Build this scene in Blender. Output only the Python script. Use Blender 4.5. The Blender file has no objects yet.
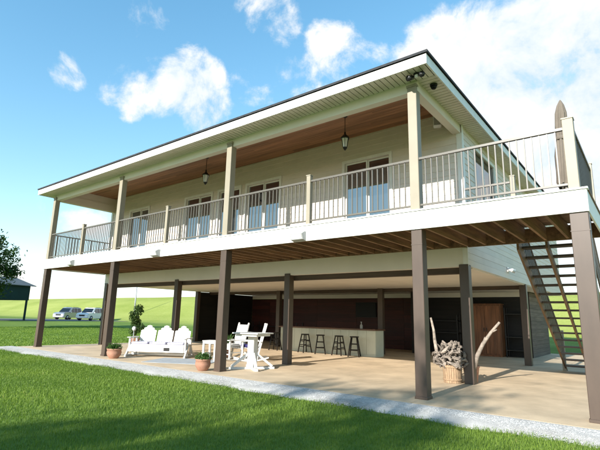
import bpy, bmesh, math, random
import numpy as np
from mathutils import Vector, Matrix
random.seed(7); RNG = np.random.default_rng(11)
scene = bpy.context.scene
COL = scene.collection
R = math.radians
# ------------------------------------------------------------------ camera
W, H, FPX = 600.0, 450.0, 445.88
CAM = Vector((1.596, -8.094, 1.40)); YAW, PITCH, ROLL = R(-38.169), R(11.714), R(1.356)
fwd = Vector((math.sin(YAW)*math.cos(PITCH), math.cos(YAW)*math.cos(PITCH), math.sin(PITCH)))
rt0 = Vector((math.cos(YAW), -math.sin(YAW), 0)); up0 = rt0.cross(fwd)
rt = rt0*math.cos(ROLL)+up0*math.sin(ROLL); up = -rt0*math.sin(ROLL)+up0*math.cos(ROLL)
cam = bpy.data.cameras.new('camera'); camo = bpy.data.objects.new('camera', cam); COL.objects.link(camo)
camo.matrix_world = Matrix(((rt.x, up.x, -fwd.x, CAM.x), (rt.y, up.y, -fwd.y, CAM.y), (rt.z, up.z, -fwd.z, CAM.z), (0, 0, 0, 1)))
cam.sensor_width = 36; cam.lens = FPX/W*36; cam.clip_end = 2000; cam.clip_start = 0.05
scene.camera = camo
def ray(u, v): return (fwd*FPX+rt*(u-W/2)-up*(v-H/2)).normalized()
# ------------------------------------------------------------------ sky, sun, exposure
SUN_EL, SUN_AZ = R(23.4), R(0.6)      # azimuth measured from -Y towards +X
to_sun = Vector((math.sin(SUN_AZ)*math.cos(SUN_EL), -math.cos(SUN_AZ)*math.cos(SUN_EL), math.sin(SUN_EL)))
world = bpy.data.worlds.new('World'); scene.world = world; world.use_nodes = True
SKY_STRENGTH, CLOUD_STRENGTH, SUN_STRENGTH = 0.15, 0.40, 3.4
scene.view_settings.view_transform = 'Standard'; scene.view_settings.look = 'None'
scene.view_settings.exposure = 1.48; scene.view_settings.gamma = 1.0
def build_world():
    nt = world.node_tree; nt.nodes.clear(); N = nt.nodes.new; L = nt.links.new
    out = N('ShaderNodeOutputWorld')
    sky = N('ShaderNodeTexSky'); sky.sky_type = 'NISHITA'; sky.sun_disc = False
    sky.sun_elevation = SUN_EL; sky.sun_rotation = math.atan2(to_sun.x, to_sun.y)
    sky.air_density = 1.0; sky.dust_density = .05; sky.ozone_density = 1.5
    hs = N('ShaderNodeHueSaturation'); hs.inputs['Saturation'].default_value = 1.27; hs.inputs['Hue'].default_value = .487; sc = N('ShaderNodeVectorMath'); sc.operation = 'MULTIPLY_ADD'; L(sky.outputs[0], sc.inputs[0]); sc.inputs[1].default_value = (.11,)*3; sc.inputs[2].default_value = (1,)*3
    dv_ = N('ShaderNodeVectorMath'); dv_.operation = 'DIVIDE'; L(sky.outputs[0], dv_.inputs[0]); L(sc.outputs[0], dv_.inputs[1])   # sky colour compressed in its brightest values: a softer, less glaring horizon
    L(dv_.outputs[0], hs.inputs['Color'])
    bg1 = N('ShaderNodeBackground'); bg1.inputs[1].default_value = SKY_STRENGTH; L(hs.outputs[0], bg1.inputs[0])
    tc = N('ShaderNodeTexCoord')
    def math_(op, a, b=None, c=None):
        m = N('ShaderNodeMath'); m.operation = op
        for i, x in enumerate((a, b, c)):
            if x is None: continue
            if isinstance(x, (int, float)): m.inputs[i].default_value = x
            else: L(x, m.inputs[i])
        return m.outputs[0]
    nz = N('ShaderNodeTexNoise'); nz.inputs['Scale'].default_value = 8.5; nz.inputs['Detail'].default_value = 12; nz.inputs['Roughness'].default_value = 0.62
    nz.inputs['Distortion'].default_value = 0.25
    L(tc.outputs['Generated'], nz.inputs['Vector'])
    nz2 = N('ShaderNodeTexNoise'); nz2.inputs['Scale'].default_value = 2.2; nz2.inputs['Detail'].default_value = 3
    L(tc.outputs['Generated'], nz2.inputs['Vector'])
    # cloud banks standing in the sky: direction (from the photo), angular radius in degrees, weight
    banks = [(495, 95, 12, 1.0), (560, 85, 13, 1.0), (620, 110, 14, 1.0), (690, 130, 16, .9), (450, 75, 6, .8), (600, 190, 9, .9), (530, 160, 9, .9),
             (192, 84, 4.4, .9), (203, 104, 3.8, .85), (160, 98, 3.0, .55), (125, 88, 3.6, .56), (130, 107, 2.0, .55), (155, 58, 2.6, .35),
             (145, 12, 3.8, .50), (272, 18, 4.2, .46), (325, 38, 2.8, .52), (350, 62, 4.8, .50), (295, 92, 5, .48), (250, 85, 3, .33), (72, 73, 2.6, .42),
             (490, 30, 3, .4), (540, 33, 4, .45), (110, 262, 3.5, .45), (60, 280, 3.5, .4), (95, 215, 3.5, .45), (30, 262, 3, .5)]
    tot = None
    for (u, v, rad, wgt) in banks:
        d = ray(u, v)
        vm = N('ShaderNodeVectorMath'); vm.operation = 'DOT_PRODUCT'; L(tc.outputs['Generated'], vm.inputs[0]); vm.inputs[1].default_value = d
        mr = N('ShaderNodeMapRange'); mr.interpolation_type = 'SMOOTHSTEP'; L(vm.outputs['Value'], mr.inputs[0])
        mr.inputs[1].default_value = math.cos(R(rad*1.25)); mr.inputs[2].default_value = math.cos(R(rad*.35)); mr.inputs[3].default_value = 0; mr.inputs[4].default_value = wgt
        tot = mr.outputs[0] if tot is None else math_('MAXIMUM', tot, mr.outputs[0])
    gen = math_('MULTIPLY', math_('SUBTRACT', nz2.outputs[0], .52), 1.1)      # loose cloud all over the sky
    tot = math_('MAXIMUM', tot, gen)
    dens = math_('ADD', tot, math_('MULTIPLY', math_('SUBTRACT', nz.outputs[0], 0.5), 2.3))
    mask = N('ShaderNodeMapRange'); mask.interpolation_type = 'SMOOTHSTEP'; L(dens, mask.inputs[0])
    mask.inputs[1].default_value = 0.34; mask.inputs[2].default_value = 0.86
    bg2 = N('ShaderNodeBackground'); bg2.inputs[1].default_value = CLOUD_STRENGTH
    cr = N('ShaderNodeValToRGB'); L(nz.outputs[0], cr.inputs[0])
    cr.color_ramp.elements[0].position = .36; cr.color_ramp.elements[0].color = (.66, .79, .90, 1)
    cr.color_ramp.elements[1].position = .60; cr.color_ramp.elements[1].color = (1, 1, .985, 1)
    L(cr.outputs[0], bg2.inputs[0])
    mx = N('ShaderNodeMixShader'); L(mask.outputs[0], mx.inputs[0]); L(bg1.outputs[0], mx.inputs[1]); L(bg2.outputs[0], mx.inputs[2])
    L(mx.outputs[0], out.inputs[0])
build_world()
sl = bpy.data.lights.new('sun', 'SUN'); sl.energy = SUN_STRENGTH; sl.angle = R(0.53); sl.color = (1.0, .955, .885)
so = bpy.data.objects.new('sun', sl); COL.objects.link(so); so.rotation_euler = (-to_sun).to_track_quat('-Z', 'Y').to_euler(); so.location = (0, -30, 30)
# ------------------------------------------------------------------ materials
MATS = {}
def mat(name, col, rough=.6, var=.12, scale=3.0, bump=0.0, bscale=40., spec=.4, metal=0., rnd=.0, col2=None, stretch=None, fine=0.0, coat=0.):
    m = bpy.data.materials.new(name); m.use_nodes = True; nt = m.node_tree; N = nt.nodes.new; L = nt.links.new
    b = nt.nodes['Principled BSDF']; b.inputs['Roughness'].default_value = rough; b.inputs['Specular IOR Level'].default_value = spec; b.inputs['Metallic'].default_value = metal
    b.inputs['Coat Weight'].default_value = coat
    geo = N('ShaderNodeNewGeometry'); vec = geo.outputs['Position']
    if stretch:
        mp = N('ShaderNodeMapping'); mp.inputs['Scale'].default_value = stretch; L(vec, mp.inputs[0]); vec = mp.outputs[0]
    if rnd:
        oi = N('ShaderNodeObjectInfo'); ad = N('ShaderNodeVectorMath'); ad.operation = 'ADD'
        cb = N('ShaderNodeCombineXYZ'); ml = N('ShaderNodeMath'); ml.operation = 'MULTIPLY'; ml.inputs[1].default_value = 37.; L(oi.outputs['Random'], ml.inputs[0])
        L(ml.outputs[0], cb.inputs[2]); L(ml.outputs[0], cb.inputs[0]); L(vec, ad.inputs[0]); L(cb.outputs[0], ad.inputs[1]); vec = ad.outputs[0]
    nz = N('ShaderNodeTexNoise'); nz.inputs['Scale'].default_value = scale; nz.inputs['Detail'].default_value = 6; nz.inputs['Roughness'].default_value = .6; L(vec, nz.inputs['Vector'])
    cr = N('ShaderNodeValToRGB'); L(nz.outputs[0], cr.inputs[0])
    c2 = col2 or tuple(c*(1+var) for c in col); c1 = tuple(c*(1-var) for c in col) if not col2 else col
    cr.color_ramp.elements[0].position = .32; cr.color_ramp.elements[1].position = .68
    cr.color_ramp.elements[0].color = (*c1, 1); cr.color_ramp.elements[1].color = (*c2, 1)
    o = cr.outputs[0]
    if fine:
        n3 = N('ShaderNodeTexNoise'); n3.inputs['Scale'].default_value = bscale; n3.inputs['Detail'].default_value = 3; L(vec, n3.inputs['Vector'])
        mr = N('ShaderNodeMapRange'); mr.inputs[1].default_value = .3; mr.inputs[2].default_value = .7; mr.inputs[3].default_value = 1-fine; mr.inputs[4].default_value = 1+fine; L(n3.outputs[0], mr.inputs[0])
        vm = N('ShaderNodeVectorMath'); vm.operation = 'SCALE'; L(o, vm.inputs[0]); L(mr.outputs[0], vm.inputs['Scale']); o = vm.outputs[0]
    if rnd:
        hv = N('ShaderNodeHueSaturation'); mr = N('ShaderNodeMapRange'); mr.inputs[3].default_value = 1-rnd; mr.inputs[4].default_value = 1+rnd; L(oi.outputs['Random'], mr.inputs[0])
        L(mr.outputs[0], hv.inputs['Value']); L(o, hv.inputs['Color']); o = hv.outputs[0]
    L(o, b.inputs['Base Color'])
    if bump:
        n2 = N('ShaderNodeTexNoise'); n2.inputs['Scale'].default_value = bscale; n2.inputs['Detail'].default_value = 4; L(vec, n2.inputs['Vector'])
        bp = N('ShaderNodeBump'); bp.inputs['Strength'].default_value = bump; bp.inputs['Distance'].default_value = .02; L(n2.outputs[0], bp.inputs['Height']); L(bp.outputs[0], b.inputs['Normal'])
    MATS[name] = m; return m
mat('white_trim', (.72, .715, .685), .5, .06, 2.2, .05, 60, stretch=(3.0, 3.0, .5), fine=.02)
mat('siding', (.67, .60, .53), .62, .05, 1.2, .12, 80, rnd=.025)
mat('cream_band', (.70, .645, .57), .6, .05, .9, .05, 50)
mat('cream_post', (.27, .235, .175), .5, .06, 2, .05, 60)
mat('brown_post', (.070, .047, .034), .45, .16, 1.6, stretch=(2, 2, .6))
mat('post_cap', (.30, .27, .20), .5, .1)
mat('porch_wood', (.30, .145, .078), .5, .35, 2.0, .1, 30, rnd=.22, stretch=(.25, 6, 6))
mat('joist_wood', (.25, .14, .075), .75, .35, 2.5, .25, 30, rnd=.2, stretch=(6, .5, 6))
mat('deck_wood', (.18, .11, .07), .7, .3, 2.5, .2, 30, rnd=.2, stretch=(.4, 6, 6))
mat('beam_wood', (.065, .043, .028), .7, .3, 2.0, .2, 30, rnd=.15, stretch=(.4, 6, 6))
mat('stringer_wood', (.17, .105, .058), .65, .25, 2.5, .2, 30, rnd=.1, stretch=(6, .6, .6))
mat('tread_wood', (.075, .06, .05), .65, .25, 3, .2, 30, rnd=.2, stretch=(.6, 6, 6))
mat('soffit', (.66, .605, .52), .55, .04, 2, .0, rnd=.03)
mat('rail_metal', (.11, .098, .078), .38, .05, 4, metal=.0, spec=.5)
mat('shingle', (.035, .036, .04), .9, .3, 8, .5, 60)
mat('patio_concrete', (.55, .42, .275), .7, .2, 1.1, .25, 90, fine=.07)
mat('gravel_base', (.40, .385, .36), .85, .15, 2, .5, 60, fine=.15)
mat('pebble', (.44, .43, .41), .8, .25, 14, .2, 60)
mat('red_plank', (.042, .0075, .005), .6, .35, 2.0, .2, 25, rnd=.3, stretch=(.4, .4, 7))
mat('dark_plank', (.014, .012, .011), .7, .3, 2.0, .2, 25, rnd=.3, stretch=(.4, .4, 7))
mat('cedar', (.20, .075, .030), .5, .35, 2.2, .15, 25, rnd=.15, stretch=(6, 6, .6))
mat('weathered_siding', (.11, .085, .068), .8, .3, 2.0, .3, 30, rnd=.2, stretch=(.4, .4, 6))
mat('bar_front', (.52, .53, .43), .6, .06, 1.5, .1, 40, rnd=.03)
mat('bar_top', (.12, .06, .035), .3, .3, 2.5, .05, 30, stretch=(.4, 6, 6))
mat('black_metal', (.012, .012, .012), .45, .2, 6)
mat('black_wood', (.02, .016, .013), .5, .3, 4)
mat('white_poly', (.60, .59, .56), .45, .03, 3, .02, 50)
mat('cushion_blue', (.045, .04, .17), .9, .2, 8, .3, 200)
mat('cushion_lilac', (.52, .50, .62), .9, .1, 8, .3, 200)
mat('terracotta', (.34, .175, .115), .8, .18, 6, .2, 60, fine=.06)
mat('soil', (.04, .028, .018), .95, .3, 10, .6, 60)
mat('basket', (.30, .20, .12), .8, .25, 8, .5, 70, rnd=.15)
mat('driftwood', (.20, .165, .135), .85, .45, 9, .5, 40, rnd=.35)
mat('bark', (.085, .065, .048), .9, .35, 6, .8, 25)
mat('umbrella_cloth', (.15, .125, .10), .9, .12, 5, .3, 120)
mat('rug', (.36, .385, .40), .95, .12, 4, .4, 200)
mat('galvanised', (.35, .36, .37), .5, .15, 3, metal=.3)
mat('asphalt', (.16, .155, .15), .9, .15, 1, .4, 40)
mat('shed_metal', (.006, .028, .028), .7, .15, 1, spec=.2)
mat('shed_roof', (.09, .105, .11), .7, .1, 1, metal=.2)
mat('car_silver', (.30, .34, .39), .28, .03, 2, metal=.55, coat=.6)
mat('car_white', (.74, .74, .74), .28, .02, 2, coat=.6)
mat('tyre', (.015, .015, .015), .85, .2, 10)
mat('rim', (.45, .45, .46), .3, .05, 3, metal=.8)
mat('red_lens', (.3, .01, .01), .2, .05)
mat('clear_lens', (.7, .72, .72), .15, .03, spec=.7)
mat('plastic_white', (.72, .72, .70), .4, .03)
mat('plastic_grey', (.34, .34, .33), .45, .05)
mat('screen', (.006, .006, .007), .45, .05, spec=.2)
def glass_mat(name, col, ior, rough=.02):
    m = mat(name, col, rough, .2, 1.2); b = m.node_tree.nodes['Principled BSDF']; b.inputs['IOR'].default_value = ior; b.inputs['Specular IOR Level'].default_value = .5; return m
glass_mat('pane_glass', (.012, .016, .02), 3.1)
glass_mat('car_glass', (.008, .01, .012), 1.7)
def leafy(name, c1, c2, trans=.35, attr=True, rough=.55):
    m = bpy.data.materials.new(name); m.use_nodes = True; nt = m.node_tree; N = nt.nodes.new; L = nt.links.new
    b = nt.nodes['Principled BSDF']; b.inputs['Roughness'].default_value = rough; b.inputs['Specular IOR Level'].default_value = .3
    a = N('ShaderNodeAttribute'); a.attribute_name = 'tint'
    cr = N('ShaderNodeValToRGB'); cr.color_ramp.elements[0].color = (*c1, 1); cr.color_ramp.elements[1].color = (*c2, 1); L(a.outputs['Fac'], cr.inputs[0])
    L(cr.outputs[0], b.inputs['Base Color'])
    t = N('ShaderNodeBsdfTranslucent'); hv = N('ShaderNodeHueSaturation'); hv.inputs['Value'].default_value = 1.25; hv.inputs['Saturation'].default_value = 1.1; L(cr.outputs[0], hv.inputs['Color']); L(hv.outputs[0], t.inputs[0])
    mx = N('ShaderNodeMixShader'); mx.inputs[0].default_value = trans; L(b.outputs[0], mx.inputs[1]); L(t.outputs[0], mx.inputs[2])
    L(mx.outputs[0], nt.nodes['Material Output'].inputs[0]); MATS[name] = m; return m
leafy('grass_blade', (.075, .15, .016), (.21, .30, .045), .35)
leafy('tree_leaf', (.018, .05, .012), (.06, .11, .025), .3)
_cr = MATS['grass_blade'].node_tree.nodes['Color Ramp'].color_ramp; _e = _cr.elements.new(.93); _e.color = (.22, .31, .05, 1); _cr.elements[-1].position = 1.0; _cr.elements[-1].color = (.34, .31, .11, 1)
leafy('plant_leaf', (.03, .08, .015), (.10, .18, .045), .3)
# lawn soil / far grass
def lawn_mat():
    m = bpy.data.materials.new('lawn'); m.use_nodes = True; nt = m.node_tree; N = nt.nodes.new; L = nt.links.new
    b = nt.nodes['Principled BSDF']; b.inputs['Roughness'].default_value = .9; b.inputs['Specular IOR Level'].default_value = .15
    g = N('ShaderNodeNewGeometry'); sx = N('ShaderNodeSeparateXYZ'); L(g.outputs['Position'], sx.inputs[0])
    n1 = N('ShaderNodeTexNoise'); n1.inputs['Scale'].default_value = .10; n1.inputs['Detail'].default_value = 8; n1.inputs['Roughness'].default_value = .65; L(g.outputs['Position'], n1.inputs['Vector'])
    n2 = N('ShaderNodeTexNoise'); n2.inputs['Scale'].default_value = 5; n2.inputs['Detail'].default_value = 8; n2.inputs['Roughness'].default_value = .75; L(g.outputs['Position'], n2.inputs['Vector'])
    mxn = N('ShaderNodeMath'); mxn.operation = 'ADD'; L(n1.outputs[0], mxn.inputs[0]); L(n2.outputs[0], mxn.inputs[1])
    ms = N('ShaderNodeMapping'); ms.inputs['Scale'].default_value = (.03, .55, .55); L(g.outputs['Position'], ms.inputs[0]); n4 = N('ShaderNodeTexNoise'); n4.inputs['Scale'].default_value = 1.0; n4.inputs['Detail'].default_value = 7; n4.inputs['Roughness'].default_value = .7; L(ms.outputs[0], n4.inputs['Vector'])
    av = N('ShaderNodeMath'); av.operation = 'MULTIPLY_ADD'; L(n4.outputs[0], av.inputs[0]); av.inputs[1].default_value = .6; av.inputs[2].default_value = -.3; ad4 = N('ShaderNodeMath'); ad4.operation = 'ADD'; L(mxn.outputs[0], ad4.inputs[0]); L(av.outputs[0], ad4.inputs[1]); mxn = ad4
    hf = N('ShaderNodeMath'); hf.operation = 'MULTIPLY'; hf.inputs[1].default_value = .5; L(mxn.outputs[0], hf.inputs[0])
    ca = N('ShaderNodeValToRGB'); L(hf.outputs[0], ca.inputs[0])
    ca.color_ramp.elements[0].position = .36; ca.color_ramp.elements[1].position = .62
    ca.color_ramp.elements[0].color = (.085, .15, .02, 1); ca.color_ramp.elements[1].color = (.17, .25, .045, 1)
    cb = N('ShaderNodeValToRGB'); L(hf.outputs[0], cb.inputs[0])
    cb.color_ramp.elements[0].position = .36; cb.color_ramp.elements[1].position = .64
    cb.color_ramp.elements[0].color = (.20, .25, .045, 1); cb.color_ramp.elements[1].color = (.33, .36, .10, 1)
    mr = N('ShaderNodeMapRange'); mr.inputs[1].default_value = 24; mr.inputs[2].default_value = 31; L(sx.outputs['Y'], mr.inputs[0])
    mx = N('ShaderNodeMixRGB'); L(mr.outputs[0], mx.inputs[0]); L(ca.outputs[0], mx.inputs[1]); L(cb.outputs[0], mx.inputs[2])
    L(mx.outputs[0], b.inputs['Base Color'])
    bp = N('ShaderNodeBump'); bp.inputs['Strength'].default_value = .7; bp.inputs['Distance'].default_value = .08; L(n2.outputs[0], bp.inputs['Height']); L(bp.outputs[0], b.inputs['Normal'])
    MATS['lawn'] = m
lawn_mat()
# ------------------------------------------------------------------ object helpers
OFF = {}; CACHE = {}
def link(name, data, parent=None, loc=(0, 0, 0), rot=None, kind=None):
    o = bpy.data.objects.new(name, data); COL.objects.link(o); loc = Vector(loc)
    OFF[o.name] = loc
    if parent is not None:
        o.parent = parent; o.location = loc-(OFF[parent.name] if parent.parent is not None or parent.type == 'MESH' else Vector())
    else: o.location = loc
    if rot is not None: o.rotation_euler = rot
    if kind: o['kind'] = kind
    return o
def tag(o, label, cat, group=None):
    o['label'] = label; o['category'] = cat
    if group: o['group'] = group
    return o
def thing(name, label, cat, loc=(0, 0, 0), rz=0, group=None):
    o = bpy.data.objects.new(name, None); COL.objects.link(o); o.empty_display_size = .2
    o.location = loc; o.rotation_euler = (0, 0, rz); OFF[o.name] = Vector()
    return tag(o, label, cat, group)
def copy_tree(o, parent=None):
    c = o.copy(); COL.objects.link(c); c.parent = parent; OFF[c.name] = OFF.get(o.name, Vector())
    for ch in [x for x in bpy.data.objects if x.parent == o]: copy_tree(ch, c)
    return c
def mesh_from(verts, faces, m, smooth=False, key=None):
    me = bpy.data.meshes.new('m'); me.from_pydata(verts, [], faces); me.materials.append(MATS[m]); me.update()
    if smooth: me.polygons.foreach_set('use_smooth', [True]*len(me.polygons))
    return me
def from_bm(bm, m, smooth=False):
    me = bpy.data.meshes.new('m'); bm.to_mesh(me); bm.free(); me.materials.append(MATS[m])
    if smooth: me.polygons.foreach_set('use_smooth', [True]*len(me.polygons))
    return me
def box_mesh(sx, sy, sz, m, bevel=0.0):
    k = ('box', round(sx, 4), round(sy, 4), round(sz, 4), m, bevel)
    if k not in CACHE:
        bm = bmesh.new(); bmesh.ops.create_cube(bm, size=1); bmesh.ops.scale(bm, vec=(sx, sy, sz), verts=bm.verts)
        if bevel: bmesh.ops.bevel(bm, geom=bm.edges[:], offset=bevel, segments=1, affect='EDGES')
        CACHE[k] = from_bm(bm, m)
    return CACHE[k]
def box(name, par, m, x0, x1, y0, y1, z0, z1, bevel=0.0, kind=None):
    return link(name, box_mesh(abs(x1-x0), abs(y1-y0), abs(z1-z0), m, bevel), par, ((x0+x1)/2, (y0+y1)/2, (z0+z1)/2), kind=kind)
def bar(name, par, m, a, b, w, d=None, upv=(0, 0, 1), bevel=0.0):
    """rectangular bar from a to b; w across (horizontal), d deep (towards upv)"""
    a = Vector(a); b = Vector(b); L_ = (b-a).length; z = (b-a).normalized(); u = Vector(upv)
    if abs(z.dot(u)) > .99: u = Vector((0, 1, 0))
    x = u.cross(z).normalized(); y = z.cross(x)
    me = box_mesh(w, d or w, round(L_, 4), m, bevel)
    o = link(name, me, par, (a+b)/2); o.rotation_euler = Matrix((x, y, z)).transposed().to_euler(); return o
def rod(name, par, m, a, b, r0, r1=None, seg=8):
    a = Vector(a); b = Vector(b); r1 = r0 if r1 is None else r1; L_ = (b-a).length
    k = ('rod', round(L_, 3), r0, r1, seg, m)
    if k not in CACHE:
        bm = bmesh.new(); bmesh.ops.create_cone(bm, cap_ends=True, segments=seg, radius1=r0, radius2=r1, depth=L_); CACHE[k] = from_bm(bm, m, True)
    o = link(name, CACHE[k], par, (a+b)/2); o.rotation_euler = (b-a).to_track_quat('Z', 'Y').to_euler(); return o
def lathe(name, par, m, prof, loc, seg=20, smooth=True, wob=0):
    vs = []; fs = []
    for (r, z) in prof:
        for i in range(seg):
            a = 2*math.pi*i/seg; rr = r*(1+wob*math.sin(a*6)) ; vs.append((rr*math.cos(a), rr*math.sin(a), z))
    for j in range(len(prof)-1):
        for i in range(seg): fs.append((j*seg+i, j*seg+(i+1) % seg, (j+1)*seg+(i+1) % seg, (j+1)*seg+i))
    fs.append(tuple(range(seg))[::-1]); fs.append(tuple((len(prof)-1)*seg+i for i in range(seg)))
    return link(name, mesh_from(vs, fs, m, smooth), par, loc)
def boxes_mesh(bs, m):
    vs = []; fs = []
    for (x0, x1, y0, y1, z0, z1) in bs:
        n = len(vs); vs += [(x, y, z) for z in (z0, z1) for y in (y0, y1) for x in (x0, x1)]
        fs += [tuple(n+i for i in f) for f in ((0, 2, 3, 1), (4, 5, 7, 6), (0, 1, 5, 4), (2, 6, 7, 3), (0, 4, 6, 2), (1, 3, 7, 5))]
    return mesh_from(vs, fs, m)
def tube(pts, rads, m, seg=8):
    """tapered tube along points -> mesh"""
    vs = []; fs = []; n = len(pts)
    for i, (p, r) in enumerate(zip(pts, rads)):
        p = Vector(p); d = (Vector(pts[min(i+1, n-1)])-Vector(pts[max(i-1, 0)])).normalized()
        x = d.orthogonal().normalized() if i == 0 else (xp-d*xp.dot(d)).normalized(); xp = x; y = d.cross(x)
        for k in range(seg):
            a = 2*math.pi*k/seg; vs.append(tuple(p+(x*math.cos(a)+y*math.sin(a))*r))
    for i in range(n-1):
        for k in range(seg): fs.append((i*seg+k, i*seg+(k+1) % seg, (i+1)*seg+(k+1) % seg, (i+1)*seg+k))
    fs.append(tuple(range(seg))[::-1]); fs.append(tuple((n-1)*seg+k for k in range(seg)))
    return vs, fs
def merge(parts):
    vs = []; fs = []
    for v, f in parts:
        n = len(vs); vs += v; fs += [tuple(n+i for i in q) for q in f]
    return vs, fs
def quads_mesh(V, m, tint):
    """V (n,k,3) polygons of k corners; tint per polygon"""
    n, k, _ = V.shape; me = bpy.data.meshes.new('m')
    me.vertices.add(n*k); me.vertices.foreach_set('co', V.reshape(-1).astype(np.float32))
    me.loops.add(n*k); me.loops.foreach_set('vertex_index', np.arange(n*k, dtype=np.int32))
    me.polygons.add(n); me.polygons.foreach_set('loop_start', np.arange(0, n*k, k, dtype=np.int32))
    try: me.polygons.foreach_set('loop_total', np.full(n, k, dtype=np.int32))
    except Exception: pass
    at = me.attributes.new('tint', 'FLOAT', 'POINT'); at.data.foreach_set('value', np.repeat(tint, k).astype(np.float32))
    me.materials.append(MATS[m]); me.update(); me.validate(); return me
# ------------------------------------------------------------------ key dimensions (metres)
PX = [-18.295, -13.062, -7.47, -1.994, 0.696]     # left edges of the front posts
D1, D2, YB = 2.734, 8.80, 12.55
ZU, ZD, ZC = 3.13, 3.52, 6.72                     # deck underside, deck top, porch ceiling
XL, XR, XE = -18.42, -1.79, 0.97                  # deck left end, house right wall, deck right end
BEAM, SOF = 6.08, 6.30
# ------------------------------------------------------------------ terrain
def ss(a, b, x): t = np.clip((x-a)/(b-a), 0, 1); return t*t*(3-2*t)
def terr(x, y):
    d = np.hypot(x+5, y)
    z = -.08+.33*ss(24, 58, d)
    t = np.clip((y-29)/15., 0, 1); lev = 4.35*(t*t*(3-2*t)*.5+t*.5)
    lev = np.where(y > 48, 4.35*(1-np.clip((y-48)/18., 0, 1)), lev)
    return z+lev+.02*np.sin(x*.31)*np.sin(y*.23)*ss(12, 30, d)
xs = np.unique(np.concatenate([np.linspace(-900, -130, 40), np.linspace(-130, 40, 120), np.linspace(40, 700, 30)]))
ys = np.unique(np.concatenate([np.linspace(-500, -40, 24), np.linspace(-40, 72, 130), np.linspace(72, 900, 30)]))
GX, GY = np.meshgrid(xs, ys); GZ = terr(GX, GY)
# the lawn sheet stays below the patio slab
inp = (GX > -18.2) & (GX < 5.0) & (GY > -.9) & (GY < 16.5); GZ = np.where(inp, -.14, GZ)
nv = GX.size; idx = np.arange(nv).reshape(GX.shape)
F = np.stack([idx[:-1, :-1], idx[:-1, 1:], idx[1:, 1:], idx[1:, :-1]], -1).reshape(-1, 4)
me = bpy.data.meshes.new('m'); me.from_pydata(np.stack([GX, GY, GZ], -1).reshape(-1, 3).tolist(), [], F.tolist()); me.materials.append(MATS['lawn'])
me.polygons.foreach_set('use_smooth', [True]*len(me.polygons)); link('ground', me, kind='structure')
# driveway across the far left
dv = []; df = []
for i, y in enumerate(np.linspace(-70, 29, 60)):
    for x in (-73, -68, -63, -58): dv.append((x-.02*y, y, float(terr(np.float64(x-.02*y), np.float64(y)))+.02))
for i in range(59):
    for k in range(3): n = i*4+k; df.append((n, n+1, n+5, n+4))
link('driveway', mesh_from(dv, df, 'asphalt'), kind='structure')
# patio: slab bays with saw-cut joints between them
patio = link('patio', boxes_mesh([(-18.75, 3.2, -.45, 16.6, -.12, -.012)], 'gravel_base'), kind='structure')
jx = [-18.75]+[PX[0]+.11+.5*(PX[1]-PX[0]), PX[1]+.11, .5*(PX[1]+PX[2])+.11, PX[2]+.11, .5*(PX[2]+PX[3])+.11, PX[3]+.11]+[3.2]
jy = [-.45, 2.85, 5.9, 8.9, 12.5, 16.6]
for i in range(len(jx)-1):
    for j in range(len(jy)-1):
        box('slab_bay', patio, 'patio_concrete', jx[i]+.0025, jx[i+1]-.0025, jy[j]+.0025, jy[j+1]-.0025, -.1, 0)
# gravel drip strip along the front of the slab
bm = bmesh.new(); n = 120; rows = []
for i in range(n+1):
    x = -19.2+(3.4+19.2)*i/n; e = -1.16+.07*math.sin(x*1.7)+.05*math.sin(x*4.1+1)
    rows.append([bm.verts.new((x, -.452, -.002)), bm.verts.new((x, -.85, -.012)), bm.verts.new((x, e, -.06)), bm.verts.new((x, e-.08, -.12))])
for a, b in zip(rows, rows[1:]):
    for k in range(3): bm.faces.new((a[k], b[k], b[k+1], a[k+1]))
bmesh.ops.recalc_face_normals(bm, faces=bm.faces)
link('gravel_strip', from_bm(bm, 'gravel_base', True), kind='structure')
def octs(C, S, m, name, label, cat):
    """scatter of small stones: squashed octahedra"""
    n = len(C); base = np.array([(1, 0, 0), (0, 1, 0), (-1, 0, 0), (0, -1, 0), (0, 0, .42), (0, 0, -.42)])
    ang = RNG.uniform(0, 6.28, n); c, s = np.cos(ang), np.sin(ang)
    sc = S[:, None]*RNG.uniform(.6, 1.2, (n, 3))
    P = base[None]*sc[:, None, :]; X = P[..., 0]*c[:, None]-P[..., 1]*s[:, None]; Y = P[..., 0]*s[:, None]+P[..., 1]*c[:, None]
    P = np.stack([X, Y, P[..., 2]], -1)+C[:, None, :]
    fc = np.array([(0, 1, 4), (1, 2, 4), (2, 3, 4), (3, 0, 4), (1, 0, 5), (2, 1, 5), (3, 2, 5), (0, 3, 5)])
    V = P.reshape(-1, 3); Fc = (fc[None]+6*np.arange(n)[:, None, None]).reshape(-1, 3)
    me = bpy.data.meshes.new('m'); me.from_pydata(V.tolist(), [], Fc.tolist()); me.materials.append(MATS[m])
    o = link(name, me, kind='stuff'); return tag(o, label, cat)
n = 46000; x = RNG.uniform(-1, 1, n); x = np.where(RNG.random(n) < .6, RNG.uniform(-8, 3.3, n), RNG.uniform(-19.1, -8, n)); y = RNG.uniform(-1.22, -.5, n)
octs(np.stack([x, y, np.interp(-y, [.5, .85, 1.16, 1.24], [-.004, -.012, -.058, -.085])], -1), RNG.uniform(.005, .013, n), 'pebble', 'gravel', 'pale crushed stone strip between the patio slab and the lawn', 'gravel')
# ------------------------------------------------------------------ house
house = thing('raised_house', 'long raised house with a railed gallery above an open patio on brown posts', 'house')
PW = .22
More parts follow.
